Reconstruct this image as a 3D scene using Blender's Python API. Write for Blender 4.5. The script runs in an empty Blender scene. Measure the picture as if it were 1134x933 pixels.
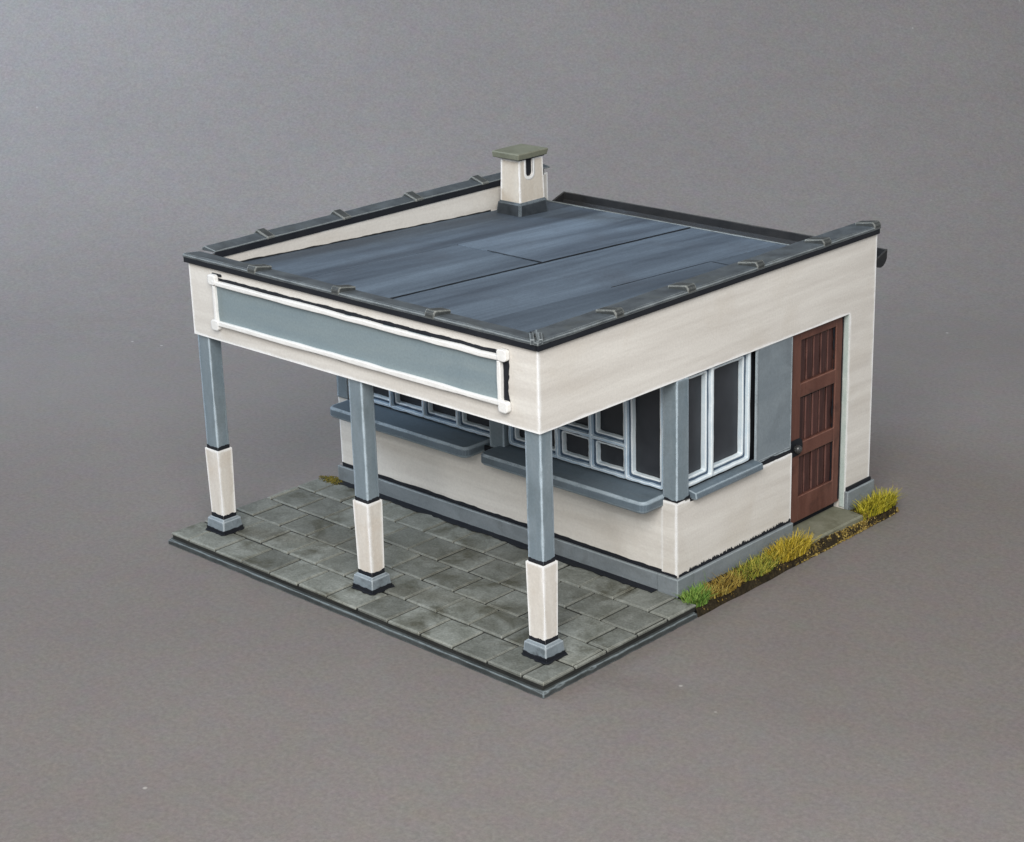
import bpy, bmesh, math, random
from mathutils import Vector, Matrix
random.seed(7)
sc = bpy.context.scene
C = sc.collection
sc.unit_settings.scale_length = 0.01          # a table-top model: one unit is about a centimetre

# ------------------------------------------------------------------ materials
def nt(name):
    m = bpy.data.materials.new(name); m.use_nodes = True
    t = m.node_tree; t.nodes.clear()
    out = t.nodes.new('ShaderNodeOutputMaterial'); b = t.nodes.new('ShaderNodeBsdfPrincipled')
    t.links.new(b.outputs[0], out.inputs[0])
    return m, t, b
def N(t, typ, **kw):
    n = t.nodes.new(typ)
    for k, v in kw.items():
        if k in n.inputs.keys(): n.inputs[k].default_value = v
        else: setattr(n, k, v)
    return n
def noise(t, vec, scale, detail=4, rough=.6, dist=0):
    n = N(t, 'ShaderNodeTexNoise'); n.inputs['Scale'].default_value = scale
    n.inputs['Detail'].default_value = detail; n.inputs['Roughness'].default_value = rough
    n.inputs['Distortion'].default_value = dist
    t.links.new(vec, n.inputs['Vector']); return n.outputs['Fac']
def rng(t, v, a, b, c=0, d=1):
    n = N(t, 'ShaderNodeMapRange'); n.clamp = True
    for i, x in zip((1, 2, 3, 4), (a, b, c, d)): n.inputs[i].default_value = x
    t.links.new(v, n.inputs[0]); return n.outputs[0]
def math2(t, op, a, b):
    n = N(t, 'ShaderNodeMath'); n.operation = op
    for i, x in enumerate((a, b)):
        if isinstance(x, (int, float)): n.inputs[i].default_value = x
        else: t.links.new(x, n.inputs[i])
    return n.outputs[0]
def mix(t, f, a, b, mode='MIX'):
    n = N(t, 'ShaderNodeMix'); n.data_type = 'RGBA'; n.blend_type = mode
    for i, x in ((0, f), (6, a), (7, b)):
        if isinstance(x, (int, float)): n.inputs[i].default_value = x
        elif isinstance(x, tuple): n.inputs[i].default_value = (*x, 1)
        else: t.links.new(x, n.inputs[i])
    return n.outputs[2]
def stretch(t, vec, s):
    n = N(t, 'ShaderNodeMapping'); n.inputs['Scale'].default_value = s
    t.links.new(vec, n.inputs['Vector']); return n.outputs[0]

def paint(name, base, alt, edge=None, edge_r=.05, edge_amt=1, streak=(1, 1, 1), sscale=1.5, amt=.8,
          rough=.62, grime=None, grime_amt=.5, grime_scale=.9, bump=.15, island=0, spec=.35, grain=.10, rnd=True):
    """brush-painted surface: two tones in streaks, grime patches, fine grain and dry-brushed raised edges"""
    m, t, b = nt(name)
    co = N(t, 'ShaderNodeTexCoord').outputs['Object']
    s = noise(t, stretch(t, co, streak), sscale, 5, .65, .3)
    col = mix(t, math2(t, 'MULTIPLY', rng(t, s, .35, .68), amt), base, alt)
    if island:
        g = N(t, 'ShaderNodeNewGeometry').outputs['Random Per Island']
        k = rng(t, g, 0, 1, 1 - island, 1 + island)
        cc = N(t, 'ShaderNodeCombineColor')
        for i in range(3): t.links.new(k, cc.inputs[i])
        col = mix(t, 1.0, col, cc.outputs[0], 'MULTIPLY')
    if grime:
        gn = noise(t, co, grime_scale, 6, .62, .5)
        col = mix(t, math2(t, 'MULTIPLY', rng(t, gn, .52, .72), grime_amt), col, grime)
    fine = noise(t, co, 26, 2, .7)
    k = rng(t, fine, .25, .75, 1 - grain, 1 + grain)
    cc = N(t, 'ShaderNodeCombineColor')
    for i in range(3): t.links.new(k, cc.inputs[i])
    col = mix(t, 1.0, col, cc.outputs[0], 'MULTIPLY')
    bev = N(t, 'ShaderNodeBevel'); bev.samples = 6
    if edge:
        wob = noise(t, co, 2.3, 3, .6)
        t.links.new(rng(t, wob, .3, .7, edge_r * .45, edge_r * 1.35), bev.inputs['Radius'])
        geo = N(t, 'ShaderNodeNewGeometry')
        d = N(t, 'ShaderNodeVectorMath'); d.operation = 'DOT_PRODUCT'
        t.links.new(bev.outputs[0], d.inputs[0]); t.links.new(geo.outputs['True Normal'], d.inputs[1])
        msk = rng(t, d.outputs['Value'], .99, .91)
        brk = rng(t, noise(t, co, 5.5, 4, .7), .30, .48, .4, 1)
        msk = math2(t, 'MULTIPLY', math2(t, 'MULTIPLY', msk, brk), edge_amt)
        col = mix(t, msk, col, edge)
    else:
        bev.inputs['Radius'].default_value = .02
    bp = N(t, 'ShaderNodeBump'); bp.inputs['Strength'].default_value = bump; bp.inputs['Distance'].default_value = .03
    t.links.new(math2(t, 'ADD', s, math2(t, 'MULTIPLY', fine, .5)), bp.inputs['Height'])
    if rnd: t.links.new(bev.outputs[0], bp.inputs['Normal'])
    t.links.new(bp.outputs[0], b.inputs['Normal'])
    t.links.new(col, b.inputs['Base Color'])
    t.links.new(rng(t, s, .3, .7, rough - .08, rough + .1), b.inputs['Roughness'])
    b.inputs['Specular IOR Level'].default_value = spec
    return m

M = {}
M['plaster'] = paint('cream_plaster', (.60, .57, .525), (.74, .718, .670), edge=(.93, .94, .94), edge_r=.10,
                     streak=(.28, .28, 3.6), sscale=1.25, grime=(.54, .49, .42), grime_amt=.4, grime_scale=.6, bump=.2, grain=.06, rnd=False)
M['sleeve'] = paint('cream_sleeve', (.60, .555, .495), (.73, .705, .655), edge=(.94, .94, .93), edge_r=.095,
                    streak=(2.5, 2.5, .5), sscale=1.6, grime=(.55, .42, .30), grime_amt=.3, grain=.07, rnd=False)
M['bluegrey'] = paint('bluegrey_paint', (.155, .20, .23), (.21, .25, .275), edge=(.56, .67, .75), edge_r=.07, edge_amt=.95,
                      streak=(2, 2, .4), sscale=2.0, grime=(.10, .125, .13), grime_amt=.5)
M['counter'] = paint('bluegrey_counter', (.10, .135, .165), (.135, .17, .20), edge=(.46, .55, .61), edge_r=.05, edge_amt=.75,
                     streak=(.5, 2, 2), sscale=1.5, grime=(.07, .085, .09), grime_amt=.5)
M['panel'] = paint('bluegrey_board', (.175, .21, .235), (.225, .262, .285), edge=(.50, .58, .62), edge_r=.055, edge_amt=.85,
                   streak=(.5, .5, 2), sscale=1.0, grime=(.12, .14, .155), grime_amt=.6, bump=.1, rnd=False)
M['signboard'] = paint('sign_board_paint', (.195, .25, .275), (.235, .285, .295), None, streak=(.35, 1, 2.5), sscale=1.2,
                       grime=(.16, .215, .245), grime_amt=.45, bump=.1)
M['white'] = paint('white_trim', (.74, .735, .71), (.84, .84, .82), edge=(.93, .93, .92), edge_r=.03, sscale=3, grain=.05)
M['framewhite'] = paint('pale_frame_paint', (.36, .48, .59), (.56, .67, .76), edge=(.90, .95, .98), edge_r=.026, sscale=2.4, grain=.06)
M['framelight'] = paint('light_frame_paint', (.56, .66, .72), (.74, .80, .82), edge=(.90, .93, .94), edge_r=.03, sscale=2.4, grain=.05)
M['sash'] = paint('sash_blue_paint', (.045, .075, .12), (.085, .125, .175), edge=(.22, .30, .38), edge_r=.02, edge_amt=.4, sscale=3)
M['coping'] = paint('grey_coping', (.043, .052, .060), (.098, .115, .126), edge=(.36, .40, .41), edge_r=.045, edge_amt=.75,
                    streak=(1, 1, 1), sscale=2.5, grime=(.062, .068, .062), grime_amt=.6, grime_scale=1.6)
M['clip'] = paint('clip_paint', (.030, .034, .035), (.065, .072, .07), edge=(.48, .50, .47), edge_r=.04, edge_amt=.7, sscale=7)
M['chimney'] = paint('cream_chimney', (.56, .50, .42), (.64, .60, .53), edge=(.93, .92, .90), edge_r=.11, streak=(2.5, 2.5, .5), sscale=1.6, grime=(.50, .42, .32), grime_amt=.3, grain=.07, rnd=False)
M['flashing'] = paint('dark_flashing', (.022, .028, .034), (.05, .06, .07), edge=(.20, .24, .27), edge_r=.05, edge_amt=.8, sscale=4)
M['black'] = paint('black_line_paint', (.010, .012, .017), (.018, .020, .024), None, sscale=3, rough=.7, spec=.2)
M['gutter'] = paint('dark_brown_gutter', (.010, .011, .013), (.022, .022, .023), edge=(.17, .17, .16), edge_r=.02, edge_amt=.5, sscale=2.5)
M['roof'] = paint('roof_felt', (.060, .078, .103), (.155, .200, .250), None, streak=(1.9, .15, 1), sscale=.85, amt=.85,
                  grime=(.07, .08, .098), grime_amt=.5, grime_scale=.6, rough=.62, bump=.12, island=.24, spec=.15, grain=.13)
M['moss_stone'] = paint('mossy_stone', (.135, .14, .10), (.19, .195, .145), edge=(.32, .33, .26), edge_r=.03, edge_amt=.5, sscale=2.5)
M['step'] = paint('mossy_doorstep', (.15, .15, .105), (.235, .235, .18), edge=(.37, .37, .30), edge_r=.03, edge_amt=.5, sscale=2.0,
                  grime=(.065, .062, .028), grime_amt=.85, grime_scale=2.6)
M['slab'] = paint('paving_stone', (.118, .125, .108), (.222, .234, .215), edge=(.50, .50, .44), edge_r=.022, edge_amt=.5,
                  sscale=2.6, grime=(.036, .033, .015), grime_amt=1.0, grime_scale=1.05, island=.22, bump=.5, grain=.28)
M['bed'] = paint('dark_grout', (.016, .017, .016), (.03, .031, .028), None, sscale=3)
M['kerb'] = paint('kerb_paint', (.030, .036, .036), (.078, .088, .088), edge=(.27, .32, .34), edge_r=.045, edge_amt=.75,
                  streak=(.8, .8, 2), sscale=2, grime=(.03, .032, .03), grime_amt=.7, grime_scale=1.3)
M['plinth'] = paint('plinth_paint', (.165, .19, .205), (.22, .245, .26), edge=(.42, .48, .50), edge_r=.035, edge_amt=.6,
                    streak=(.6, .6, 2), sscale=2, grime=(.085, .095, .095), grime_amt=.6, grime_scale=1.0)
M['base'] = paint('pillar_base_paint', (.15, .18, .20), (.23, .27, .30), edge=(.52, .58, .62), edge_r=.045, edge_amt=.8,
                  sscale=2.5, grime=(.03, .034, .034), grime_amt=.85, grime_scale=2.6)
M['door'] = paint('brown_door', (.098, .038, .027), (.155, .068, .049), edge=(.33, .17, .125), edge_r=.03, edge_amt=.55,
                  streak=(2, 2, .3), sscale=3, grime=(.045, .019, .015), grime_amt=.65, grime_scale=2.2, rough=.55)
M['boards'] = paint('brown_boards', (.030, .013, .012), (.085, .034, .028), edge=(.21, .10, .08), edge_r=.045, edge_amt=.75,
                    streak=(3, 3, .3), sscale=3, rough=.6)
M['jamb'] = paint('pale_green_jamb', (.42, .50, .47), (.55, .60, .56), edge=(.85, .87, .84), edge_r=.03, sscale=3)
M['metal'] = paint('handle_metal', (.012, .013, .015), (.02, .02, .022), edge=(.6, .62, .6), edge_r=.02, edge_amt=.7, sscale=5, rough=.3, spec=.6)
m, t, b = nt('dark_pane')
co = N(t, 'ShaderNodeTexCoord').outputs['Object']
t.links.new(mix(t, rng(t, noise(t, co, .9, 4), .35, .7), (.018, .021, .026), (.038, .042, .050)), b.inputs['Base Color'])
b.inputs['Roughness'].default_value = .42; b.inputs['Specular IOR Level'].default_value = .35
M['pane'] = m
M['soil'] = paint('brown_soil', (.016, .013, .008), (.040, .031, .018), None, sscale=6, amt=1, grime=(.10, .07, .03), grime_amt=.45, grime_scale=7, rough=.9, bump=.7, grain=.3, spec=.1)
def blade_mat(name, a, bcol, c):
    m, t, b = nt(name)
    r = N(t, 'ShaderNodeNewGeometry').outputs['Random Per Island']
    rp = N(t, 'ShaderNodeValToRGB'); e = rp.color_ramp.elements
    e[0].color = (*a, 1); e[1].color = (*c, 1); x = e.new(.5); x.color = (*bcol, 1)
    t.links.new(r, rp.inputs[0]); t.links.new(rp.outputs[0], b.inputs['Base Color'])
    b.inputs['Roughness'].default_value = .7; b.inputs['Specular IOR Level'].default_value = .2
    return m
M['g_green'] = blade_mat('green_blades', (.07, .16, .025), (.15, .28, .05), (.26, .34, .08))
M['g_tan'] = blade_mat('tan_blades', (.15, .10, .02), (.30, .20, .035), (.40, .33, .09))
M['g_mix'] = blade_mat('yellow_green_blades', (.10, .16, .025), (.27, .26, .035), (.42, .36, .07))
M['g_gold'] = blade_mat('golden_blades', (.19, .17, .02), (.42, .30, .02), (.55, .44, .08))
M['g_yellow'] = blade_mat('yellow_blades', (.15, .17, .02), (.38, .33, .02), (.52, .45, .06))
M['crumb'] = blade_mat('dry_crumbs', (.07, .045, .018), (.22, .15, .03), (.42, .32, .10))
M['moss'] = blade_mat('moss', (.05, .055, .012), (.12, .10, .015), (.24, .18, .02))
# paper sheet
m, t, b = nt('grey_paper')
co = N(t, 'ShaderNodeTexCoord').outputs['Object']
big = noise(t, co, .12, 3, .5)
col = mix(t, rng(t, big, .3, .7), (.166, .149, .141), (.188, .171, .162))
gr = noise(t, co, 13, 3, .85)
hue = N(t, 'ShaderNodeTexNoise'); hue.inputs['Scale'].default_value = 2.2; hue.inputs['Detail'].default_value = 6; hue.inputs['Roughness'].default_value = .75
t.links.new(co, hue.inputs['Vector'])
col = mix(t, .13, col, hue.outputs['Color'], 'OVERLAY')
k = rng(t, gr,   .3, .7, .80, 1.20); cc = N(t, 'ShaderNodeCombineColor')
for i in range(3): t.links.new(k, cc.inputs[i])
col = mix(t, 1.0, col, cc.outputs[0], 'MULTIPLY')
vo = N(t, 'ShaderNodeTexVoronoi'); vo.inputs['Scale'].default_value = 1.1; vo.inputs['Randomness'].default_value = 1
t.links.new(co, vo.inputs['Vector'])
pick = N(t, 'ShaderNodeSeparateColor'); t.links.new(vo.outputs['Color'], pick.inputs[0])
speck = math2(t, 'MULTIPLY', rng(t, vo.outputs['Distance'], .045, .02), rng(t, pick.outputs[0], .70, .85))
col = mix(t, math2(t, 'MULTIPLY', speck, .55), col, (.55, .53, .50))
t.links.new(col, b.inputs['Base Color'])
b.inputs['Roughness'].default_value = .52; b.inputs['Specular IOR Level'].default_value = .5
bp = N(t, 'ShaderNodeBump'); bp.inputs['Strength'].default_value = .10; bp.inputs['Distance'].default_value = .02
t.links.new(gr, bp.inputs['Height']); t.links.new(bp.outputs[0], b.inputs['Normal'])
M['paper'] = m

# ------------------------------------------------------------------ mesh helpers (all coordinates in the model's own frame)
def box(bm, x0, x1, y0, y1, z0, z1):
    v = [bm.verts.new(p) for p in ((x0,y0,z0),(x1,y0,z0),(x1,y1,z0),(x0,y1,z0),(x0,y0,z1),(x1,y0,z1),(x1,y1,z1),(x0,y1,z1))]
    for f in ((0,3,2,1),(4,5,6,7),(0,1,5,4),(1,2,6,5),(2,3,7,6),(3,0,4,7)): bm.faces.new([v[i] for i in f])
    return v
def B(*boxes):
    bm = bmesh.new()
    for q in boxes: box(bm, *q)
    return bm
def prism(bm, pts, fn, d0, d1):
    """pts: outline (u,v); fn(u,v,d) -> point; extruded between depths d0 and d1"""
    a = [bm.verts.new(fn(u, v, d0)) for u, v in pts]; c = [bm.verts.new(fn(u, v, d1)) for u, v in pts]
    bm.faces.new(a); bm.faces.new(c[::-1])
    n = len(pts)
    for i in range(n):
        j = (i + 1) % n
        bm.faces.new((a[i], c[i], c[j], a[j]))
FX = lambda u, v, d: (d, u, v)        # outline in y,z; depth along x
FY = lambda u, v, d: (u, d, v)        # outline in x,z; depth along y
FZ = lambda u, v, d: (u, v, d)        # outline in x,y; depth along z
def rrect(u0, u1, v0, v1, r, n=4, corners=(1,1,1,1)):
    out = []
    for (cu, cv, a0), k in zip(((u1-r, v0+r, -90), (u1-r, v1-r, 0), (u0+r, v1-r, 90), (u0+r, v0+r, 180)), corners):
        if not k:
            out.append({-90:(u1,v0),0:(u1,v1),90:(u0,v1),180:(u0,v0)}[a0]); continue
        for i in range(n + 1):
            a = math.radians(a0 + 90 * i / n)
            out.append((cu + r*math.cos(a), cv + r*math.sin(a)))
    return out
def ring(bm, outer, inner, fn, d0, d1):
    n = len(outer)
    P = [[bm.verts.new(fn(u, v, d)) for u, v in o] for o in (outer, inner) for d in (d0, d1)]
    o0, o1, i0, i1 = P
    for i in range(n):
        j = (i + 1) % n
        for q in ((o0[i],o0[j],i0[j],i0[i]), (o1[i],i1[i],i1[j],o1[j]), (o0[i],o1[i],o1[j],o0[j]), (i0[i],i0[j],i1[j],i1[i])):
            bm.faces.new(q)
def sub_line(a, b, n): return [a + (b - a) * i / n for i in range(n + 1)]
def wring(bm, u0, u1, v0, v1, w, r, fn, d0, d1, jit=.008, seg=6, widths=None):
    """hand-painted rounded-rectangle ring with slightly wavy edges"""
    def loop(a0, a1, b0, b1, rr):
        pts = []
        cs = ((a1-rr, b0+rr, -90), (a1-rr, b1-rr, 0), (a0+rr, b1-rr, 90), (a0+rr, b0+rr, 180))
        for q, (cu, cv, s) in enumerate(cs):
            arc = [(cu + rr*math.cos(math.radians(s+90*i/3)), cv + rr*math.sin(math.radians(s+90*i/3))) for i in range(4)]
            pts += arc
            nx = cs[(q+1) % 4]; e = (nx[0] + rr*math.cos(math.radians(nx[2])), nx[1] + rr*math.sin(math.radians(nx[2])))
            for i in range(1, seg):
                f = i/seg; pts.append((arc[-1][0] + (e[0]-arc[-1][0])*f + random.uniform(-jit, jit), arc[-1][1] + (e[1]-arc[-1][1])*f + random.uniform(-jit, jit)))
        return pts
    wl, wr, wb, wt = widths or (w, w, w, w)
    ring(bm, loop(u0, u1, v0, v1, r), loop(u0+wl, u1-wr, v0+wb, v1-wt, max(r - w*.5, .012)), fn, d0, d1)
def ribbon(bm, path, fn, w0, w1, d, jit=.02, n=40, spiky=0, thick=.004):
    """flat irregular painted line: path (u0,v0)->(u1,v1); w0/w1 widths either side"""
    (u0, v0), (u1, v1) = path
    L = math.hypot(u1-u0, v1-v0); nx, ny = -(v1-v0)/L, (u1-u0)/L
    lo, hi = [], []
    s1 = s2 = 0
    for i in range(n + 1):
        f = i/n; u = u0 + (u1-u0)*f; v = v0 + (v1-v0)*f
        s1 = .6*s1 + random.uniform(-jit, jit); s2 = .6*s2 + random.uniform(-jit, jit) + (random.random()*spiky if i % 2 else 0)
        a = max(0, w0 + (s1 if w0 else 0)); c = max(.004, w1 + s2)
        lo.append((u - nx*a, v - ny*a)); hi.append((u + nx*c, v + ny*c))
    A = [[bm.verts.new(fn(u, v, dd)) for u, v in q] for q in (lo, hi) for dd in (d, d + thick)]
    l0, l1, h0, h1 = A
    for i in range(n):
        for q in ((l0[i],h0[i],h0[i+1],l0[i+1]), (l1[i],l1[i+1],h1[i+1],h1[i]), (l0[i],l0[i+1],l1[i+1],l1[i]), (h0[i],h1[i],h1[i+1],h0[i+1])):
            bm.faces.new(q)
    for i in (0, n): bm.faces.new((l0[i], l1[i], h1[i], h0[i]))
ORIG = {}
def obj(name, bm, mat, parent=None, kind=None, smooth=False, label=None, origin=None):
    if name in ('black_outline', 'end_cap', 'mitre_seam') and len(bm.faces):
        left = set(bm.verts); isl = []
        while left:
            st_ = [left.pop()]; cur = list(st_)
            while st_:
                for e in st_.pop().link_edges:
                    for v in e.verts:
                        if v in left: left.discard(v); st_.append(v); cur.append(v)
            isl.append(cur)
        if len(isl) > 1:
            for cur in isl:
                nb = bmesh.new(); mp = {v: nb.verts.new(v.co) for v in cur}; cs = set(cur)
                for f in bm.faces:
                    if f.verts[0] in cs: nb.faces.new([mp[v] for v in f.verts])
                o = obj(name, nb, mat, parent, kind, smooth, label, origin)
            bm.free(); return o
    bmesh.ops.recalc_face_normals(bm, faces=bm.faces)
    off = Vector(origin) if origin is not None else (ORIG.get(parent.name, Vector()) if parent else Vector())
    for v in bm.verts: v.co -= off
    me = bpy.data.meshes.new(name); bm.to_mesh(me); bm.free()
    if smooth:
        for p in me.polygons: p.use_smooth = True
    me.materials.append(M[mat] if isinstance(mat, str) else mat)
    o = bpy.data.objects.new(name, me); C.objects.link(o)
    if parent: o.parent = parent
    if origin is not None and not parent: o.location = off
    ORIG[o.name] = off
    if kind: o['kind'] = kind
    if label: o['label'] = label
    return o
def thing(name, label, cat, loc, group=None):
    o = bpy.data.objects.new(name, None); C.objects.link(o); o.location = loc
    o['label'] = label; o['category'] = cat
    if group: o['group'] = group
    ORIG[o.name] = Vector(loc); return o
def boolean(o, bm2, op):
    bmesh.ops.recalc_face_normals(bm2, faces=bm2.faces)
    me = bpy.data.meshes.new('cutter'); bm2.to_mesh(me); bm2.free()
    c = bpy.data.objects.new('cutter', me); C.objects.link(c); c.matrix_world = o.matrix_world if not o.parent else Matrix.Translation(o.parent.location)
    for v in me.vertices: v.co -= ORIG[o.name]
    bpy.context.view_layer.update()
    md = o.modifiers.new('b', 'BOOLEAN'); md.operation = op; md.solver = 'EXACT'; md.object = c
    bpy.context.view_layer.update()
    dg = bpy.context.evaluated_depsgraph_get()
    new = bpy.data.meshes.new_from_object(o.evaluated_get(dg))
    o.modifiers.clear(); o.data = new
    bpy.data.objects.remove(c)

# ------------------------------------------------------------------ dimensions
W, L, ZB, ZT, H, D = 8.0, 8.5, 3.82, 5.118, .22, 3.10
ZS, ZP = 1.757, .53
roofz = lambda y: 4.93 - .045*y

# ------------------------------------------------------------------ setting
bm = bmesh.new()
prof = [(-70, 0), (12, 0)] + [(12 + 26*math.sin(math.radians(a)), 26*(1-math.cos(math.radians(a)))) for a in range(2, 77, 2)] + [(41, 40)]
# the paper lies flat and sweeps up far behind the model; its axis follows the view over the table
ang = math.radians(43.6)
rows = []
for (yy, zz) in prof:
    rows.append([bm.verts.new((xx*math.cos(ang) - yy*math.sin(ang) - 4, xx*math.sin(ang) + yy*math.cos(ang) + 3, zz)) for xx in (-36, -18, 0, 18, 36)])
for a, c in zip(rows, rows[1:]):
    for i in range(4): bm.faces.new((a[i], a[i+1], c[i+1], c[i]))
bg = obj('backdrop', bm, 'paper', kind='structure', smooth=True)

# pavement: square slabs in running bond
GX = .725; Y0 = -.56; g = .020
bm = bmesh.new()
def slab(x0, x1, y0, y1):
    if x1 - x0 < .05: return
    z1 = H + random.uniform(-.008, .008)
    q = [(x0+g, y0+g), (x1-g, y0+g), (x1-g, y1-g), (x0+g, y1-g)]
    q = [(x + random.uniform(-.008, .008), y + random.uniform(-.008, .008)) for x, y in q]
    i_ = .018
    cx = sum(p[0] for p in q)/4; cy = sum(p[1] for p in q)/4
    top = [(x + (i_ if x < cx else -i_), y + (i_ if y < cy else -i_)) for x, y in q]
    tz = [random.uniform(-.005, .005) for _ in q]
    lv = [[bm.verts.new((x, y, z)) for x, y in r] for r, z in ((q, .172), (q, z1 - .016))]
    lv.append([bm.verts.new((x, y, z1 + d)) for (x, y), d in zip(top, tz)])
    bm.faces.new(lv[0][::-1]); bm.faces.new(lv[2])
    for a, c in zip(lv, lv[1:]):
        for i in range(4):
            j = (i+1) % 4; bm.faces.new((a[i], a[j], c[j], c[i]))
XL, XR = -8.46, .46
for r in range(5):
    y0 = Y0 + r*.722; y1 = y0 + .722
    off = .03 if r % 2 == 0 else .385 - .725
    xs = sorted(x for x in [off + GX*k for k in range(-14, 3)] if XL + .04 < x < XR - .04)
    xs = [XL] + xs + [XR]
    for a, c in zip(xs, xs[1:]): slab(a, c, y0, y1)
pav = obj('pavement', bm, 'slab', kind='structure')
pav_bed = obj('slab_bed', B((XL+.032, XR-.032, Y0+.032, 3.04, .085, .190)), 'bed', pav)
bm = bmesh.new()
q = [(XL-.03, Y0-.03), (XR+.03, Y0-.03), (XR+.03, 3.0), (XL-.03, 3.0)]
nseg = 30
out = []
for (a, c) in zip(q, q[1:] + q[:1]):
    for i in range(nseg):
        f = i/nseg; out.append((a[0]+(c[0]-a[0])*f + random.uniform(-.008,.008), a[1]+(c[1]-a[1])*f + random.uniform(-.008,.008)))
prism(bm, out, FZ, .002, .098)
bmesh.ops.bevel(bm, geom=[e for e in bm.edges if all(v.co.z > .09 for v in e.verts)], offset=.03, segments=1, affect='EDGES')
obj('kerb', bm, 'kerb', pav)
# painted-on grime: the dark line along the wall foot and round the pillar bases
bm = bmesh.new()
ribbon(bm, ((-8.2, 3.03), (-.35, 3.03)), lambda u, v, d: (u, v, d), .15, .02, H+.0115, jit=.028, n=80)
obj('black_outline', bm, 'black', pav)
# soil base under the kiosk and verge
bm = bmesh.new()
prism(bm, [(-8.1, 3.05), (-.05, 3.05), (-.05, 8.55), (-8.1, 8.55)], FZ, .003, .21)
obj('kiosk_ground', bm, 'bed', kind='structure')
bm = bmesh.new()
# verge mound: grid with rough surface
ny, nx = 120, 16
V = []
for j in range(ny+1):
    y = 3.02 + (8.93-3.02)*j/ny
    endf = min(1, max(0, (8.93-y)/.35)); xo = .10 + (.395+.008*math.sin(y*3.1)+.006*math.sin(y*7.7+1))*math.sqrt(max(.02, 1-(1-endf)**2))
    row = []
    for i in range(nx+1):
        f = i/nx; x = -.04 + (xo+.04)*f
        z = .21*(1 - max(0, (f-.70)/.30)**2.6*.98)*(math.sqrt(max(.03, 1-(1-endf)**2)))
        if 0 < i < nx: z += random.uniform(-.022, .026)
        row.append(bm.verts.new((x, y, max(.003, z) if i < nx else .003)))
    V.append(row)
for a, c in zip(V, V[1:]):
    for i in range(nx): bm.faces.new((a[i], a[i+1], c[i+1], c[i]))
verge = obj('soil', bm, 'soil', kind='structure')

# ------------------------------------------------------------------ kiosk
K = thing('kiosk', 'cream and blue-grey model petrol kiosk with flat canopy on three pillars', 'building', (-4, 4.2, .0))
wall = obj('wall', B((-W, 0, 0, L, ZB, ZT)), 'plaster', K)
bm = bmesh.new()
prism(bm, [(.25, roofz(.25)), (9.2, roofz(9.2)), (9.2, 6), (.25, 6)], FX, -7.75, -.25)
boolean(wall, bm, 'DIFFERENCE')
boolean(wall, B((-.25, 0, 7.75, L, .2, 4.0)), 'UNION')          # jamb pier beside the door
boolean(wall, B((-W, 0, 8.2, L, .2, 4.0)), 'UNION')             # rear wall
boolean(wall, B((-W, -7.75, D, L, .2, 4.0)), 'UNION')           # far side wall
boolean(wall, B((-W+.003, -7.752, 8.3, 8.63, .2, ZT-.003)), 'UNION')
bm = bmesh.new()
prism(bm, [(-7.9, D), (0, D), (0, 6.15), (-.25, 6.15), (-.25, D+.25), (-7.9, D+.25)], FZ, .2, ZS)
boolean(wall, bm, 'UNION')
boolean(wall, B((-.30, -.003, D-.018, D+.2, .2, ZS+.03)), 'UNION')   # corner pilaster

# roof felt strips
bm = bmesh.new()
def strip(x0, x1, y0, y1, dz):
    for lo in (dz,):
        v = [bm.verts.new((x, y, roofz(y) + e)) for e in (.003, dz) for x, y in ((x0,y0),(x1,y0),(x1,y1),(x0,y1))]
        for f in ((3,2,1,0),(4,5,6,7),(0,1,5,4),(1,2,6,5),(2,3,7,6),(3,0,4,7)): bm.faces.new([v[i] for i in f])
strip(-7.745, -6.10, .26, 8.48, .026); strip(-6.088, -4.05, .26, 4.428, .026); strip(-6.088, -4.05, 4.458, 8.48, .034)
strip(-4.012, -2.022, .26, 8.48, .026); strip(-2.006, -.255, .26, 6.48, .036); strip(-2.006, -.255, 6.504, 8.48, .028)
roof = obj('roof', bm, 'roof', K)
bm = bmesh.new(); strip(-7.74, -.26, .265, 8.475, .009); obj('underlay', bm, 'black', roof)

RZ = lambda u, v, d: (u, v, roofz(v) + .036 + d)
for pa, wd, jt in ((((-4.03, .4), (-4.03, 8.46)), .021, .006), (((-5.35, 4.46), (-4.05, 4.443)), .014, .006), (((-2.012, 3.9), (-2.012, 6.5)), .007, .003), (((-2.0, 6.497), (-1.55, 6.497)), .008, .003)):
    bm = bmesh.new(); ribbon(bm, pa, RZ, wd*.5, wd*.8, 0, jt, 60); obj('seam', bm, 'black', roof)
bm = bmesh.new(); ribbon(bm, ((.3, roofz(.3)+.02), (7.0, roofz(7.0)+.02)), FX, .0, .030, -7.7485, .007, 60); obj('edge_line', bm, 'gutter', roof)

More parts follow.
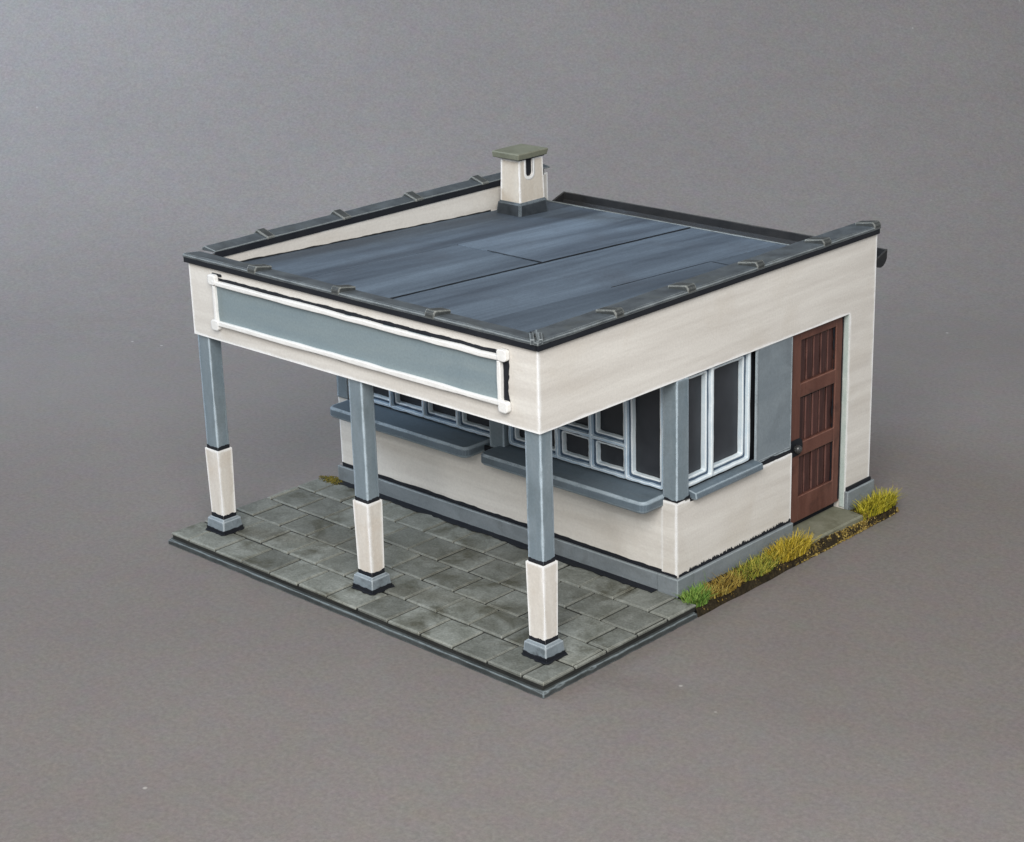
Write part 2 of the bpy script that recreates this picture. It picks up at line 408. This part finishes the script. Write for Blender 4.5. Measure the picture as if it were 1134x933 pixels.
# coping: sloped cap along three sides with joint clips
cop = {}
def cap_profile(side):
    if side == 'left': return [(-8.07, 5.19), (-7.72, 5.205), (-7.715, 5.225), (-8.0, 5.272), (-8.07, 5.24)]
    if side == 'right': return [(.055, 5.162), (-.50, 5.10), (-.53, 5.15), (-.46, 5.185), (.02, 5.222), (.058, 5.205)]
    return [(-.055, 5.162), (.34, 5.10), (.37, 5.15), (.30, 5.185), (-.02, 5.222), (-.058, 5.205)]
def sweep(bm, prof, fn, d0, d1, n=1, m0=None, m1=None):
    rings = []
    for i in range(n+1):
        d = d0 + (d1-d0)*i/n
        rr = []
        for (u, v) in prof:
            dd = d
            if m0 and i == 0: dd = m0(u)
            if m1 and i == n: dd = m1(u)
            rr.append(bm.verts.new(fn(u, v + (random.uniform(-.004,.004) if 0 < i < n else 0), dd)))
        rings.append(rr)
    k = len(prof)
    bm.faces.new(rings[0]); bm.faces.new(rings[-1][::-1])
    for a, c in zip(rings, rings[1:]):
        for i in range(k):
            j = (i+1) % k; bm.faces.new((a[i], c[i], c[j], a[j]))
SX = lambda u, v, d: (u, d, v)      # profile in x,z swept along y
SY = lambda u, v, d: (d, u, v)      # profile in y,z swept along x
bm = bmesh.new(); sweep(bm, cap_profile('right'), SX, 0, 8.52, 24, m0=lambda u: -u); cop['right'] = obj('coping', bm, 'coping', K)
bm = bmesh.new(); sweep(bm, cap_profile('front'), SY, -8.07, 0, 24, m1=lambda u: -u); cop['front'] = obj('coping', bm, 'coping', K)
bm = bmesh.new(); sweep(bm, cap_profile('left'), SX, .36, 8.67, 24); cop['left'] = obj('coping', bm, 'coping', K)
# black drip edge below each cap
obj('drip_edge', B((.004, .050, -.04, 8.50, 5.075, 5.157)), 'black', cop['right'])
obj('drip_edge', B((-8.06, .0, -.050, -.004, 5.075, 5.157)), 'black', cop['front'])
obj('drip_edge', B((-7.748, -7.722, .37, 8.5, 5.095, 5.212)), 'black', cop['left'])
def clip(side, d, w=.20, h=.075):
    # a saddle over the joint: pale raised strap and a dark shoulder, longer than the cap is wide
    if side == 'front': lo, hi, fn = -.062, .30, SY
    elif side == 'right': lo, hi, fn = .062, -.34, SX
    else: lo, hi, fn = -8.09, -7.70, SX
    if side == 'left': pr = [(lo, 5.20), (hi, 5.20), (hi, 5.245), (-8.0, 5.285 + h*.8), (lo, 5.245)]
    else:
        m_ = lo + (hi-lo)*.12
        pr = [(lo, 5.175), (hi, 5.14), (hi, 5.20 + h*.55), (m_, 5.222 + h), (lo, 5.21 + h*.5)]
    bm = bmesh.new(); sweep(bm, pr, fn, d-w/2 + random.uniform(-.012,.012), d+w/2 + random.uniform(-.012,.012))
    bmesh.ops.bevel(bm, geom=bm.edges[:], offset=.010, segments=1, affect='EDGES')
    obj('clip', bm, 'clip', cop[side])
for x in (-6.26, -4.22, -2.12): clip('front', x)
for y in (1.72, 3.40, 5.14, 6.95, 8.42): clip('right', y)
for y in (1.57, 3.33, 5.11, 6.85): clip('left', y, .18, .065)
bm = bmesh.new()                     # raised mitre seam on the front corner
r2 = math.sqrt(.5)
for off in (-.075, .045):
    def P_(t, k, z):      # t along the mitre (outer corner towards the roof), k across it
        return (.02 - t*r2 + (off+k)*r2, -.02 + t*r2 + (off+k)*r2, z)
    v = [bm.verts.new(P_(*q)) for q in ((0,-.032,5.17),(0,.032,5.17),(.42,.032,5.11),(.42,-.032,5.11),(0,-.032,5.25),(0,.032,5.25),(.42,.032,5.225),(.42,-.032,5.225))]
    for f in ((0,3,2,1),(4,5,6,7),(0,1,5,4),(1,2,6,5),(2,3,7,6),(3,0,4,7)): bm.faces.new([v[i] for i in f])
obj('mitre_seam', bm, 'coping', cop['front'])

# gutter along the rear eaves
bm = bmesh.new()
pr = []
for i in range(9):
    a = math.radians(180 + 180*i/8); pr.append((8.69 + .19*math.cos(a), 4.62 + .20*math.sin(a)))
pr[0] = (8.505, 4.58); pr[-1] = (8.88, 4.71)
inn = [(8.69 + (u-8.69)*.85, 4.62 + (v-4.62)*.88 + .012) for u, v in pr]
loop_ = pr + inn[::-1]
sweep(bm, loop_, SX if False else (lambda u, v, d: (d, u, v)), -7.52, -.06, 1)
gut = obj('gutter', bm, 'gutter', K)
bm = bmesh.new()
prism(bm, pr, FX, -7.56, -7.525); prism(bm, pr, FX, -.058, -.03)
obj('end_cap', bm, 'gutter', gut)
obj('eaves_edge', B((-7.74, -.26, 8.485, 8.51, roofz(8.5)-.03, roofz(8.5)+.045)), 'coping', gut)

# chimney
bm = bmesh.new()
def taper(bm, q0, z0, q1, z1):
    v = [bm.verts.new((x, y, z)) for q, z in ((q0, z0), (q1, z1)) for x, y in ((q[0],q[2]),(q[1],q[2]),(q[1],q[3]),(q[0],q[3]))]
    for f in ((0,3,2,1),(4,5,6,7),(0,1,5,4),(1,2,6,5),(2,3,7,6),(3,0,4,7)): bm.faces.new([v[i] for i in f])
taper(bm, (-7.53, -7.01, 7.06, 7.73), 4.84, (-7.50, -7.02, 7.07, 7.71), 5.70)
chim = obj('chimney', bm, 'chimney', K)
bm = bmesh.new(); prism(bm, rrect(7.24, 7.43, 5.36, 5.80, .075, 4, (1,0,0,1)), FX, -7.25, -6.9)
boolean(chim, bm, 'DIFFERENCE')
bm = bmesh.new(); prism(bm, rrect(7.243, 7.427, 5.363, 5.692, .07, 4, (1,0,0,1)), FX, -7.075, -7.055); obj('flue_opening', bm, 'black', chim)
bm = bmesh.new(); ring(bm, rrect(7.195, 7.475, 5.30, 5.696, .11, 4, (1,0,0,1)), rrect(7.24, 7.43, 5.36, 5.6955, .075, 4, (1,0,0,1)), FX, -7.026, -7.010)
obj('flue_rim', bm, 'white', chim)
bm = bmesh.new(); taper(bm, (-7.62, -6.95, 6.97, 7.79), 4.55, (-7.57, -6.97, 7.01, 7.77), 4.885)
bmesh.ops.bevel(bm, geom=[e for e in bm.edges], offset=.03, segments=2, affect='EDGES')
obj('flashing', bm, 'flashing', chim)
bm = bmesh.new(); taper(bm, (-7.61, -6.93, 6.95, 7.75), 5.725, (-7.62, -6.91, 6.94, 7.77), 5.845)
bmesh.ops.bevel(bm, geom=[e for e in bm.edges], offset=.012, segments=1, affect='EDGES')
obj('chimney_cap', bm, 'moss_stone', chim)
obj('cap_joint', B((-7.53, -6.99, 7.04, 7.73, 5.698, 5.727)), 'black', chim)

# sign board on the fascia
sign = obj('sign', B((-7.30, -.69, -.028, -.001, 4.12, 4.87)), 'signboard', K)
bm = bmesh.new()
def bar(u0, u1, v0, v1, d0=-.085, d1=-.004):
    horiz = (u1-u0) > (v1-v0)
    n = 16 if horiz else 4
    lo, hi = [], []
    for i in range(n+1):
        f = i/n; j1 = random.uniform(-.008,.008); j2 = random.uniform(-.008,.008)
        if horiz: lo.append((u0+(u1-u0)*f, v0+j1)); hi.append((u0+(u1-u0)*f, v1+j2))
        else: lo.append((u1+j1, v0+(v1-v0)*f)); hi.append((u0+j2, v0+(v1-v0)*f))
    prism(bm, lo + hi[::-1], FY, d0, d1)
bar(-7.28, -.70, 4.805, 4.876); bar(-7.28, -.70, 4.122, 4.193)
bar(-7.30, -7.24, 4.198, 4.80, -.083); bar(-.74, -.68, 4.198, 4.80, -.083)
for x, y in ((-7.39, 4.81), (-7.39, 4.03), (-.73, 4.81), (-.73, 4.03)):
    prism(bm, rrect(x, x+.18, y, y+.17, .045), FY, -.092, -.006)
obj('sign_frame', bm, 'white', sign)
bm = bmesh.new()
ribbon(bm, ((-7.25, 4.88), (-.62, 4.88)), FY, .012, .050, -.006, .006, 120)
ribbon(bm, ((-7.25, 4.12), (-.62, 4.12)), FY, .034, 0, -.006, .007, 90)
ribbon(bm, ((-.69, 4.05), (-.69, 4.98)), FY, .115, 0, -.0095, .012, 30)
ribbon(bm, ((-7.31, 4.20), (-7.31, 4.82)), FY, 0, .015, -.0095, .008, 14)
prism(bm, rrect(-7.37, -7.12, 4.95, 4.997, .02), FY, -.012, -.002)
obj('black_outline', bm, 'black', sign)

# pillars
def pillar(x0):
    x1 = x0 + .30; y0, y1 = .045, .295
    p = obj('pillar', B((x0, x1, y0, y1, 1.70, ZB-.003)), 'bluegrey', K)
    s = .03
    bm = bmesh.new(); taper(bm, (x0-.012, x1+.012, y0-.012, y1+.012), .47, (x0-s, x1+s, y0-s, y1+s), 1.745); obj('sleeve', bm, 'sleeve', p)
    bm = bmesh.new(); taper(bm, (x0-.085, x1+.085, y0-.085, y1+.085), H, (x0-.065, x1+.065, y0-.065, y1+.065), .475)
    bmesh.ops.bevel(bm, geom=[e for e in bm.edges if all(v.co.z > .4 for v in e.verts)], offset=.035, segments=1, affect='EDGES')
    obj('base', bm, 'base', p)
    bm = bmesh.new()
    c = .008
    def jag(za, zb, gr):
        # black painted band with a ragged edge round the shaft
        for fn, a, b_ in ((lambda u, v, d: (u, y0-gr-d, v), x0-gr, x1+gr), (lambda u, v, d: (x1+gr+d, u, v), y0-gr, y1+gr)):
            ribbon(bm, ((a, za), (b_, za)), fn, 0, zb-za, .001, .009, 14)
    jag(H+.006, H+.075, .087); jag(1.746, 1.81, 0); jag(.475, .545, .013)
    obj('black_outline', bm, 'black', p)
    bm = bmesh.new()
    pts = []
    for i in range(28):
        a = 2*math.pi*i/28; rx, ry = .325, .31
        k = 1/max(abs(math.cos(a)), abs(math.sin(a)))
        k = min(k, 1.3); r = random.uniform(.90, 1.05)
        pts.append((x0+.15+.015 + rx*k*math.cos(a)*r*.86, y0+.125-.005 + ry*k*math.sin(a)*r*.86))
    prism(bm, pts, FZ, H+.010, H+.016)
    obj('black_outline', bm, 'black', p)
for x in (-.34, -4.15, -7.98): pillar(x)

# plinth
bm = bmesh.new()
prism(bm, [(-8.06, 3.042), (-.34, 3.042), (-.34, 3.09), (-8.06, 3.09)], FZ, .21, ZP-.02)
prism(bm, [(-.335, 3.02), (.075, 3.02), (.075, 3.42), (.02, 3.42), (.02, 3.079), (-.335, 3.079)], FZ, .21, ZP-.01)
prism(bm, [(.004, 3.425), (.06, 3.425), (.06, 6.14), (.004, 6.14)], FZ, .18, ZP-.02)
plinth = obj('plinth', bm, 'plinth', K)
obj('plinth', B((.004, .075, 7.74, 8.56, .1, .575)), 'plinth', K)
obj('black_outline', B((.002, .040, 7.77, 8.50, .55, .64)), 'black', plinth)
bm = bmesh.new()
ribbon(bm, ((-7.99, ZP-.03), (-.31, ZP-.03)), FY, 0, .082, D-.006, .009, 80)
ribbon(bm, ((-.30, ZP-.02), (.015, ZP-.02)), FY, 0, .045, D-.0245, .01, 6)
bm2 = bmesh.new()
ribbon(bm, ((3.14, ZP-.03), (3.38, ZP-.03)), FX, 0, .05, .0018, .012, 10)
ribbon(bm, ((3.385, ZP-.03), (6.14, ZP-.03)), FX, 0, .036, .0015, .004, 420, spiky=.048)
bm2.free()
obj('black_outline', bm, 'black', plinth)

# counters under the front windows
def counter(x0, x1, cl, cr):
    r = .13
    bm = bmesh.new()
    prism(bm, rrect(x0, x1, 2.60, 3.32, r, 4, (cr, 0, 0, cl)), FZ, 1.675, 1.865)
    bmesh.ops.bevel(bm, geom=[e for e in bm.edges if abs(e.verts[0].co.z-e.verts[1].co.z) < 1e-5], offset=.025, segments=2, affect='EDGES')
    return obj('counter', bm, 'counter', K)
c1 = counter(-7.74, -4.20, 1, 1); c2 = counter(-3.90, -.27, 1, 1)
# posts between the windows
def post(x0, x1, y0, y1, z0):
    p = obj('post', B((x0, x1, y0, y1, z0, ZB-.004)), 'bluegrey', K)
    return p
p1 = post(-.30, -.012, 3.112, 3.40, ZS+.045); p2 = post(-4.09, -3.76, 3.09, 3.35, 1.80); p3 = post(-8.0, -7.72, 3.088, 3.0995, 1.87)
bm = bmesh.new()
ribbon(bm, ((-.42, ZS+.034), (.0, ZS+.034)), FY, 0, .04, 3.106, .015, 8); ribbon(bm, ((3.10, ZS+.034), (3.43, ZS+.034)), FX, 0, .04, -.010, .015, 8)
obj('black_outline', bm, 'black', p1)
obj('black_outline', B((-4.28, -3.80, 3.06, 3.095, 1.70, 1.80)), 'black', p2)

# windows
def window(fn, cells, u0, u1, z0, z1, front, back, trans=(), out_w=.044, mat='framewhite', bead_w=.024, zoff=.06):
    """frame with sashes; depth runs from front (towards the street) to back"""
    s = 1 if back > front else -1
    d = lambda k: front + s*k
    bm = bmesh.new()
    prism(bm, [(u0, z0), (u1, z0), (u1, z1), (u0, z1)], fn, d(.16), d(.18))
    win = obj('window', bm, 'pane', K)
    holes = []
    for i, (a, b_) in enumerate(cells):
        zs = [z0+zoff] + (list(trans) if i in trans_cells.get(id(trans), ()) else []) + [z1]
        for za, zb in zip(zs, zs[1:]): holes.append((a, b_, za, zb))
    bmf = bmesh.new(); bms = bmesh.new(); bmb = bmesh.new()
    for a, b_, za, zb in holes:
        h = out_w/2
        wring(bmf, a-h+.001, b_+h-.001, za-h+.001, zb+h-.001, out_w, .05, fn, d(random.uniform(-.003, .003)), d(.07))
        wring(bms, a+.002, b_-.002, za+.002, zb-.002, h + .053, .03, fn, d(.072), d(.158), jit=.004)
        q = h + .046
        wring(bmb, a+q, b_-q, za+q, zb-q, bead_w, .04, fn, d(.060), d(.157), jit=.005)
    obj('frame', bmf, mat, win); obj('sash', bms, 'sash', win); obj('glazing_bead', bmb, 'framelight', win)
    return win
trans_cells = {}
T = (2.47,); trans_cells[id(T)] = (1, 2, 3)
window(FY, [(-1.12, -.36), (-1.87, -1.12), (-2.62, -1.87), (-3.70, -2.62)], -3.76, -.30, 1.87, ZB-.006, 3.17, 3.3, T)
T2 = (2.42,); trans_cells[id(T2)] = (0, 1, 2, 3)
window(FY, [(-7.66, -6.68), (-6.68, -5.83), (-5.83, -4.98), (-4.98, -4.14)], -7.72, -4.09, 1.87, ZB-.006, 3.19, 3.3, T2)
T3 = (); 
window(FX, [(3.30, 4.07), (4.07, 5.03)], 3.40, 5.165, ZS+.02, ZB-.006, -.06, -.2, T3, out_w=.05, mat='framelight', bead_w=.032, zoff=.19)

# sloping sill below the side window
bm = bmesh.new()
prism(bm, [(-.10, 1.90), (-.02, 1.90), (.095, 1.875), (.11, 1.80), (.11, 1.775), (.06, 1.765), (-.10, 1.765)], lambda u, v, d: (u, d, v), 3.45, 5.20)
sill = obj('window_sill', bm, 'counter', K)
bm = bmesh.new(); ribbon(bm, ((3.42, 1.765), (5.22, 1.765)), FX, .04, .02, .002, .010, 24)
obj('black_outline', bm, 'black', sill)

# blank panel beside the door
bm = bmesh.new()
prism(bm, [(5.17, 1.83), (5.6, 1.835), (6.13, 1.82), (6.13, ZB-.005), (5.17, ZB-.005)], FX, -.055, -.022)
pan = obj('side_panel', bm, 'panel', K)
bm = bmesh.new(); ribbon(bm, ((5.17, 1.835), (6.14, 1.795)), FX, .045, .02, -.018, .016, 14)
obj('black_outline', bm, 'black', pan)
bm = B((-.021, -.010, 5.172, 5.192, 1.85, ZB-.01), (-.021, -.010, 6.108, 6.128, 1.835, ZB-.01), (-.021, -.011, 5.193, 6.107, 1.862, 1.882))
obj('edge_trim', bm, 'base', pan)
obj('backing', B((-.30, -.185, 5.12, 6.20, 1.78, ZB-.005)), 'black', pan)

# door
DX = -.115
bm = bmesh.new()
ya, yb, za, zb = 6.155, 7.735, .38, ZB-.006
st = .27
def dbox(y0, y1, z0, z1, x1=DX): box(bm, DX-.10, x1, y0, y1, z0, z1)
dbox(ya, ya+.36, za, zb); dbox(yb-.20, yb, za, zb)
for z0, z1 in ((za, .82), (1.56, 1.80), (2.62, 2.86), (3.63, zb)): dbox(ya+.36, yb-.20, z0, z1)
bmesh.ops.remove_doubles(bm, verts=bm.verts, dist=1e-5)
door = obj('door', bm, 'door', K)
for z0, z1 in ((.82, 1.56), (1.80, 2.62), (2.86, 3.63)):
    bm = bmesh.new()
    n = 5; y = ya + .36; w = (yb-.20-y)/n
    for i in range(n):
        box(bm, DX-.09, DX-.045+random.uniform(-.008,.008), y+i*w+.023, y+(i+1)*w-.023, z0+.001, z1-.001)
    obj('board_panel', bm, 'boards', door)
    bm = bmesh.new()
    ribbon(bm, ((y, z1), (yb-.2, z1)), FX, .03, 0, DX-.036, .01, 10)
    ribbon(bm, ((yb-.2, z0), (yb-.2, z1)), FX, 0, .04, DX-.031, .014, 14)
    obj('black_outline', bm, 'black', door)
obj('door_back', B((DX-.13, DX-.101, ya-.02, yb+.01, .22, ZB-.006)), 'black', door)
bm = bmesh.new(); prism(bm, rrect(6.17, 6.60, 1.60, 1.90, .12), FX, DX, DX+.012)
hd = obj('door_handle', bm, 'black', door)
bm = bmesh.new()
bmesh.ops.create_uvsphere(bm, u_segments=14, v_segments=8, radius=.075, matrix=Matrix.Translation((DX+.085, 6.36, 1.76)))
bmesh.ops.create_cone(bm, cap_ends=True, segments=10, radius1=.025, radius2=.025, depth=.08, matrix=Matrix.Translation((DX+.04, 6.36, 1.76)) @ Matrix.Rotation(math.pi/2, 4, 'Y'))
obj('knob', bm, 'metal', hd, smooth=True)
bm = bmesh.new()
pts = [(z, random.uniform(.010, .045)) for z in sub_line(.45, ZB-.01, 26)]
bm.free()
bm = bmesh.new(); box(bm, -.11, -.003, 7.742, 7.749, .27, ZB-.008); obj('door_jamb', bm, 'jamb', door)
bm = bmesh.new(); ribbon(bm, ((7.735, .42), (7.735, ZB-.02)), FX, 0.0, .035, DX+.002, .012, 26); obj('black_outline', bm, 'black', door)
# doorstep
bm = bmesh.new()
prism(bm, [(-.22, 6.16), (.40, 6.22), (.43, 7.70), (.10, 7.735), (-.22, 7.735)], FZ, .05, .258)
bmesh.ops.bevel(bm, geom=[e for e in bm.edges if all(v.co.z > .2 for v in e.verts)], offset=.02, segments=1, affect='EDGES')
obj('doorstep', bm, 'step', K)

# ------------------------------------------------------------------ grass, litter, moss
def blades(bm, cx, cy, rx, ry, n, h0, h1, lean=1.0, zb=.15, w=.0115):
    for _ in range(n):
        a = random.uniform(0, 2*math.pi); r = math.sqrt(random.random())
        x, y = cx + rx*r*math.cos(a), cy + ry*r*math.sin(a)
        h = random.uniform(h0, h1)*(1-.35*r)
        da = random.uniform(0, 2*math.pi); ln = random.uniform(.1, lean)*h
        dx = ln*math.cos(da) + .25*h*r*math.cos(a); dy = ln*math.sin(da) + .25*h*r*math.sin(a)
        px, py = -math.sin(da), math.cos(da)
        ww = w*random.uniform(.6, 1.3)
        prev = None
        for k in range(4):
            f = k/3; c = (x + dx*f*f, y + dy*f*f, zb + h*(f - .15*f*f))
            q = ww*(1-f*.85)
            cur = (bm.verts.new((c[0]-px*q, c[1]-py*q, c[2])), bm.verts.new((c[0]+px*q, c[1]+py*q, c[2])))
            if prev: bm.faces.new((prev[0], prev[1], cur[1], cur[0]))
            prev = cur
tufts = [
    ('bright green grass tuft at the pavement corner of the kiosk', 'g_green', [(.29, 3.20, .19, .25, 520, .14, .34)]),
    ('tan and rusty grass tuft beside the green tuft on the verge', 'g_tan', [(.31, 3.85, .19, .55, 700, .08, .26), (.36, 3.5, .06, .2, 60, .1, .2)]),
    ('yellow-green grass tuft midway along the kiosk verge', 'g_mix', [(.30, 4.75, .20, .62, 800, .09, .29)]),
    ('golden grass tuft just before the doorstep', 'g_gold', [(.30, 5.68, .21, .56, 800, .13, .40)]),
    ('bright yellow grass tuft at the far end of the verge past the doorstep', 'g_yellow', [(.30, 8.32, .20, .54, 900, .13, .40), (.40, 8.0, .07, .5, 120, .08, .18)]),
]
for lab, mt, specs in tufts:
    bm = bmesh.new()
    for sp in specs: blades(bm, *sp)
    cx, cy = specs[0][0], specs[0][1]
    if mt == 'g_yellow':
        for dx, dy, h in ((.10, .42, .62), (.05, .38, .5)):
            blades(bm, .27+dx, 8.3+dy, .01, .01, 1, h, h, .7, .2, .006)
    if mt == 'g_green': blades(bm, .2, 3.6, .01, .01, 2, .55, .6, .2, .2, .005)
    o = obj('grass_tuft', bm, mt, origin=(cx, cy, .17))
    o['label'] = lab; o['category'] = 'grass tuft'; o['group'] = 'grass tufts along the kiosk verge'
bm = bmesh.new()
for _ in range(2600):
    y = random.uniform(3.1, 8.8); x = random.uniform(.10, .47)
    if 6.2 < y < 7.75: x = random.uniform(.42, .50)
    elif random.random() < .55: y = random.uniform(5.6, 8.75); x = random.uniform(.36, .50)
    f = min(1, (x+.04)/.52); z = .21*(1 - max(0, (f-.70)/.30)**2.6*.98) + .01
    s = random.uniform(.007, .022)
    mt = Matrix.Translation((x, y, max(.02, z))) @ Matrix.Rotation(random.uniform(0, 6.28), 4, Vector((random.random(), random.random(), random.random()+.1)).normalized())
    bmesh.ops.create_cone(bm, cap_ends=True, segments=4, radius1=s, radius2=s*.3, depth=s*random.uniform(.8, 2.2), matrix=mt)
gc = obj('ground_cover', bm, 'crumb', kind='stuff')
gc['label'] = 'tan and golden crumbs of dry leaf litter along the soil verge'; gc['category'] = 'leaf litter'
bm = bmesh.new()
for _ in range(520):
    a = random.uniform(0, 6.28); r = random.random()
    x, y = -8.14 + .34*r*math.cos(a), 2.95 + .17*r*math.sin(a)
    s = random.uniform(.006, .017)*(1.2-.6*r)
    bmesh.ops.create_icosphere(bm, subdivisions=1, radius=s, matrix=Matrix.Translation((x, y, H + .010 + .018*(1-r)*random.random())))
ms = obj('moss', bm, 'moss', kind='stuff')
ms['label'] = 'olive moss at the far left foot of the kiosk wall'; ms['category'] = 'moss'

# ------------------------------------------------------------------ camera
cam_d = bpy.data.cameras.new('camera'); cam = bpy.data.objects.new('camera', cam_d); C.objects.link(cam)
cam.location = (17.8494, -18.93, 13.2278)
cam.rotation_mode = 'XYZ'
cam.rotation_euler = (math.radians(70.5352), math.radians(1.6475), math.radians(43.5986))
cam_d.sensor_width = 36; cam_d.sensor_fit = 'HORIZONTAL'; cam_d.lens = 2145.8/1134*36
cam_d.clip_start = .1; cam_d.clip_end = 1000
sc.camera = cam

# ------------------------------------------------------------------ light: soft studio lamps
def area(name, loc, target, size, energy, col):
    d = bpy.data.lights.new(name, 'AREA'); d.shape = 'RECTANGLE'; d.size, d.size_y = size
    d.energy = energy; d.color = col
    o = bpy.data.objects.new(name, d); C.objects.link(o); o.location = loc
    o.rotation_euler = (Vector(target) - Vector(loc)).to_track_quat('-Z', 'Y').to_euler()
    return d
area('key_softbox', (20, -24, 28), (-3, 4, 1), (26, 20), 20500, (1, .975, .945))
wl = area('window_light', (-54, -12, 34), (-28, 20, 7), (24, 20), 10000, (.66, .81, 1))
wl.spread = math.radians(75)
w = bpy.data.worlds.new('World'); sc.world = w; w.use_nodes = True
bgd = w.node_tree.nodes['Background']; bgd.inputs[0].default_value = (.94, .97, 1, 1); bgd.inputs[1].default_value = .55
sc.view_settings.view_transform = 'Standard'; sc.view_settings.look = 'None'
sc.view_settings.exposure = 0; sc.view_settings.gamma = 1
sc.cycles.use_denoising = True
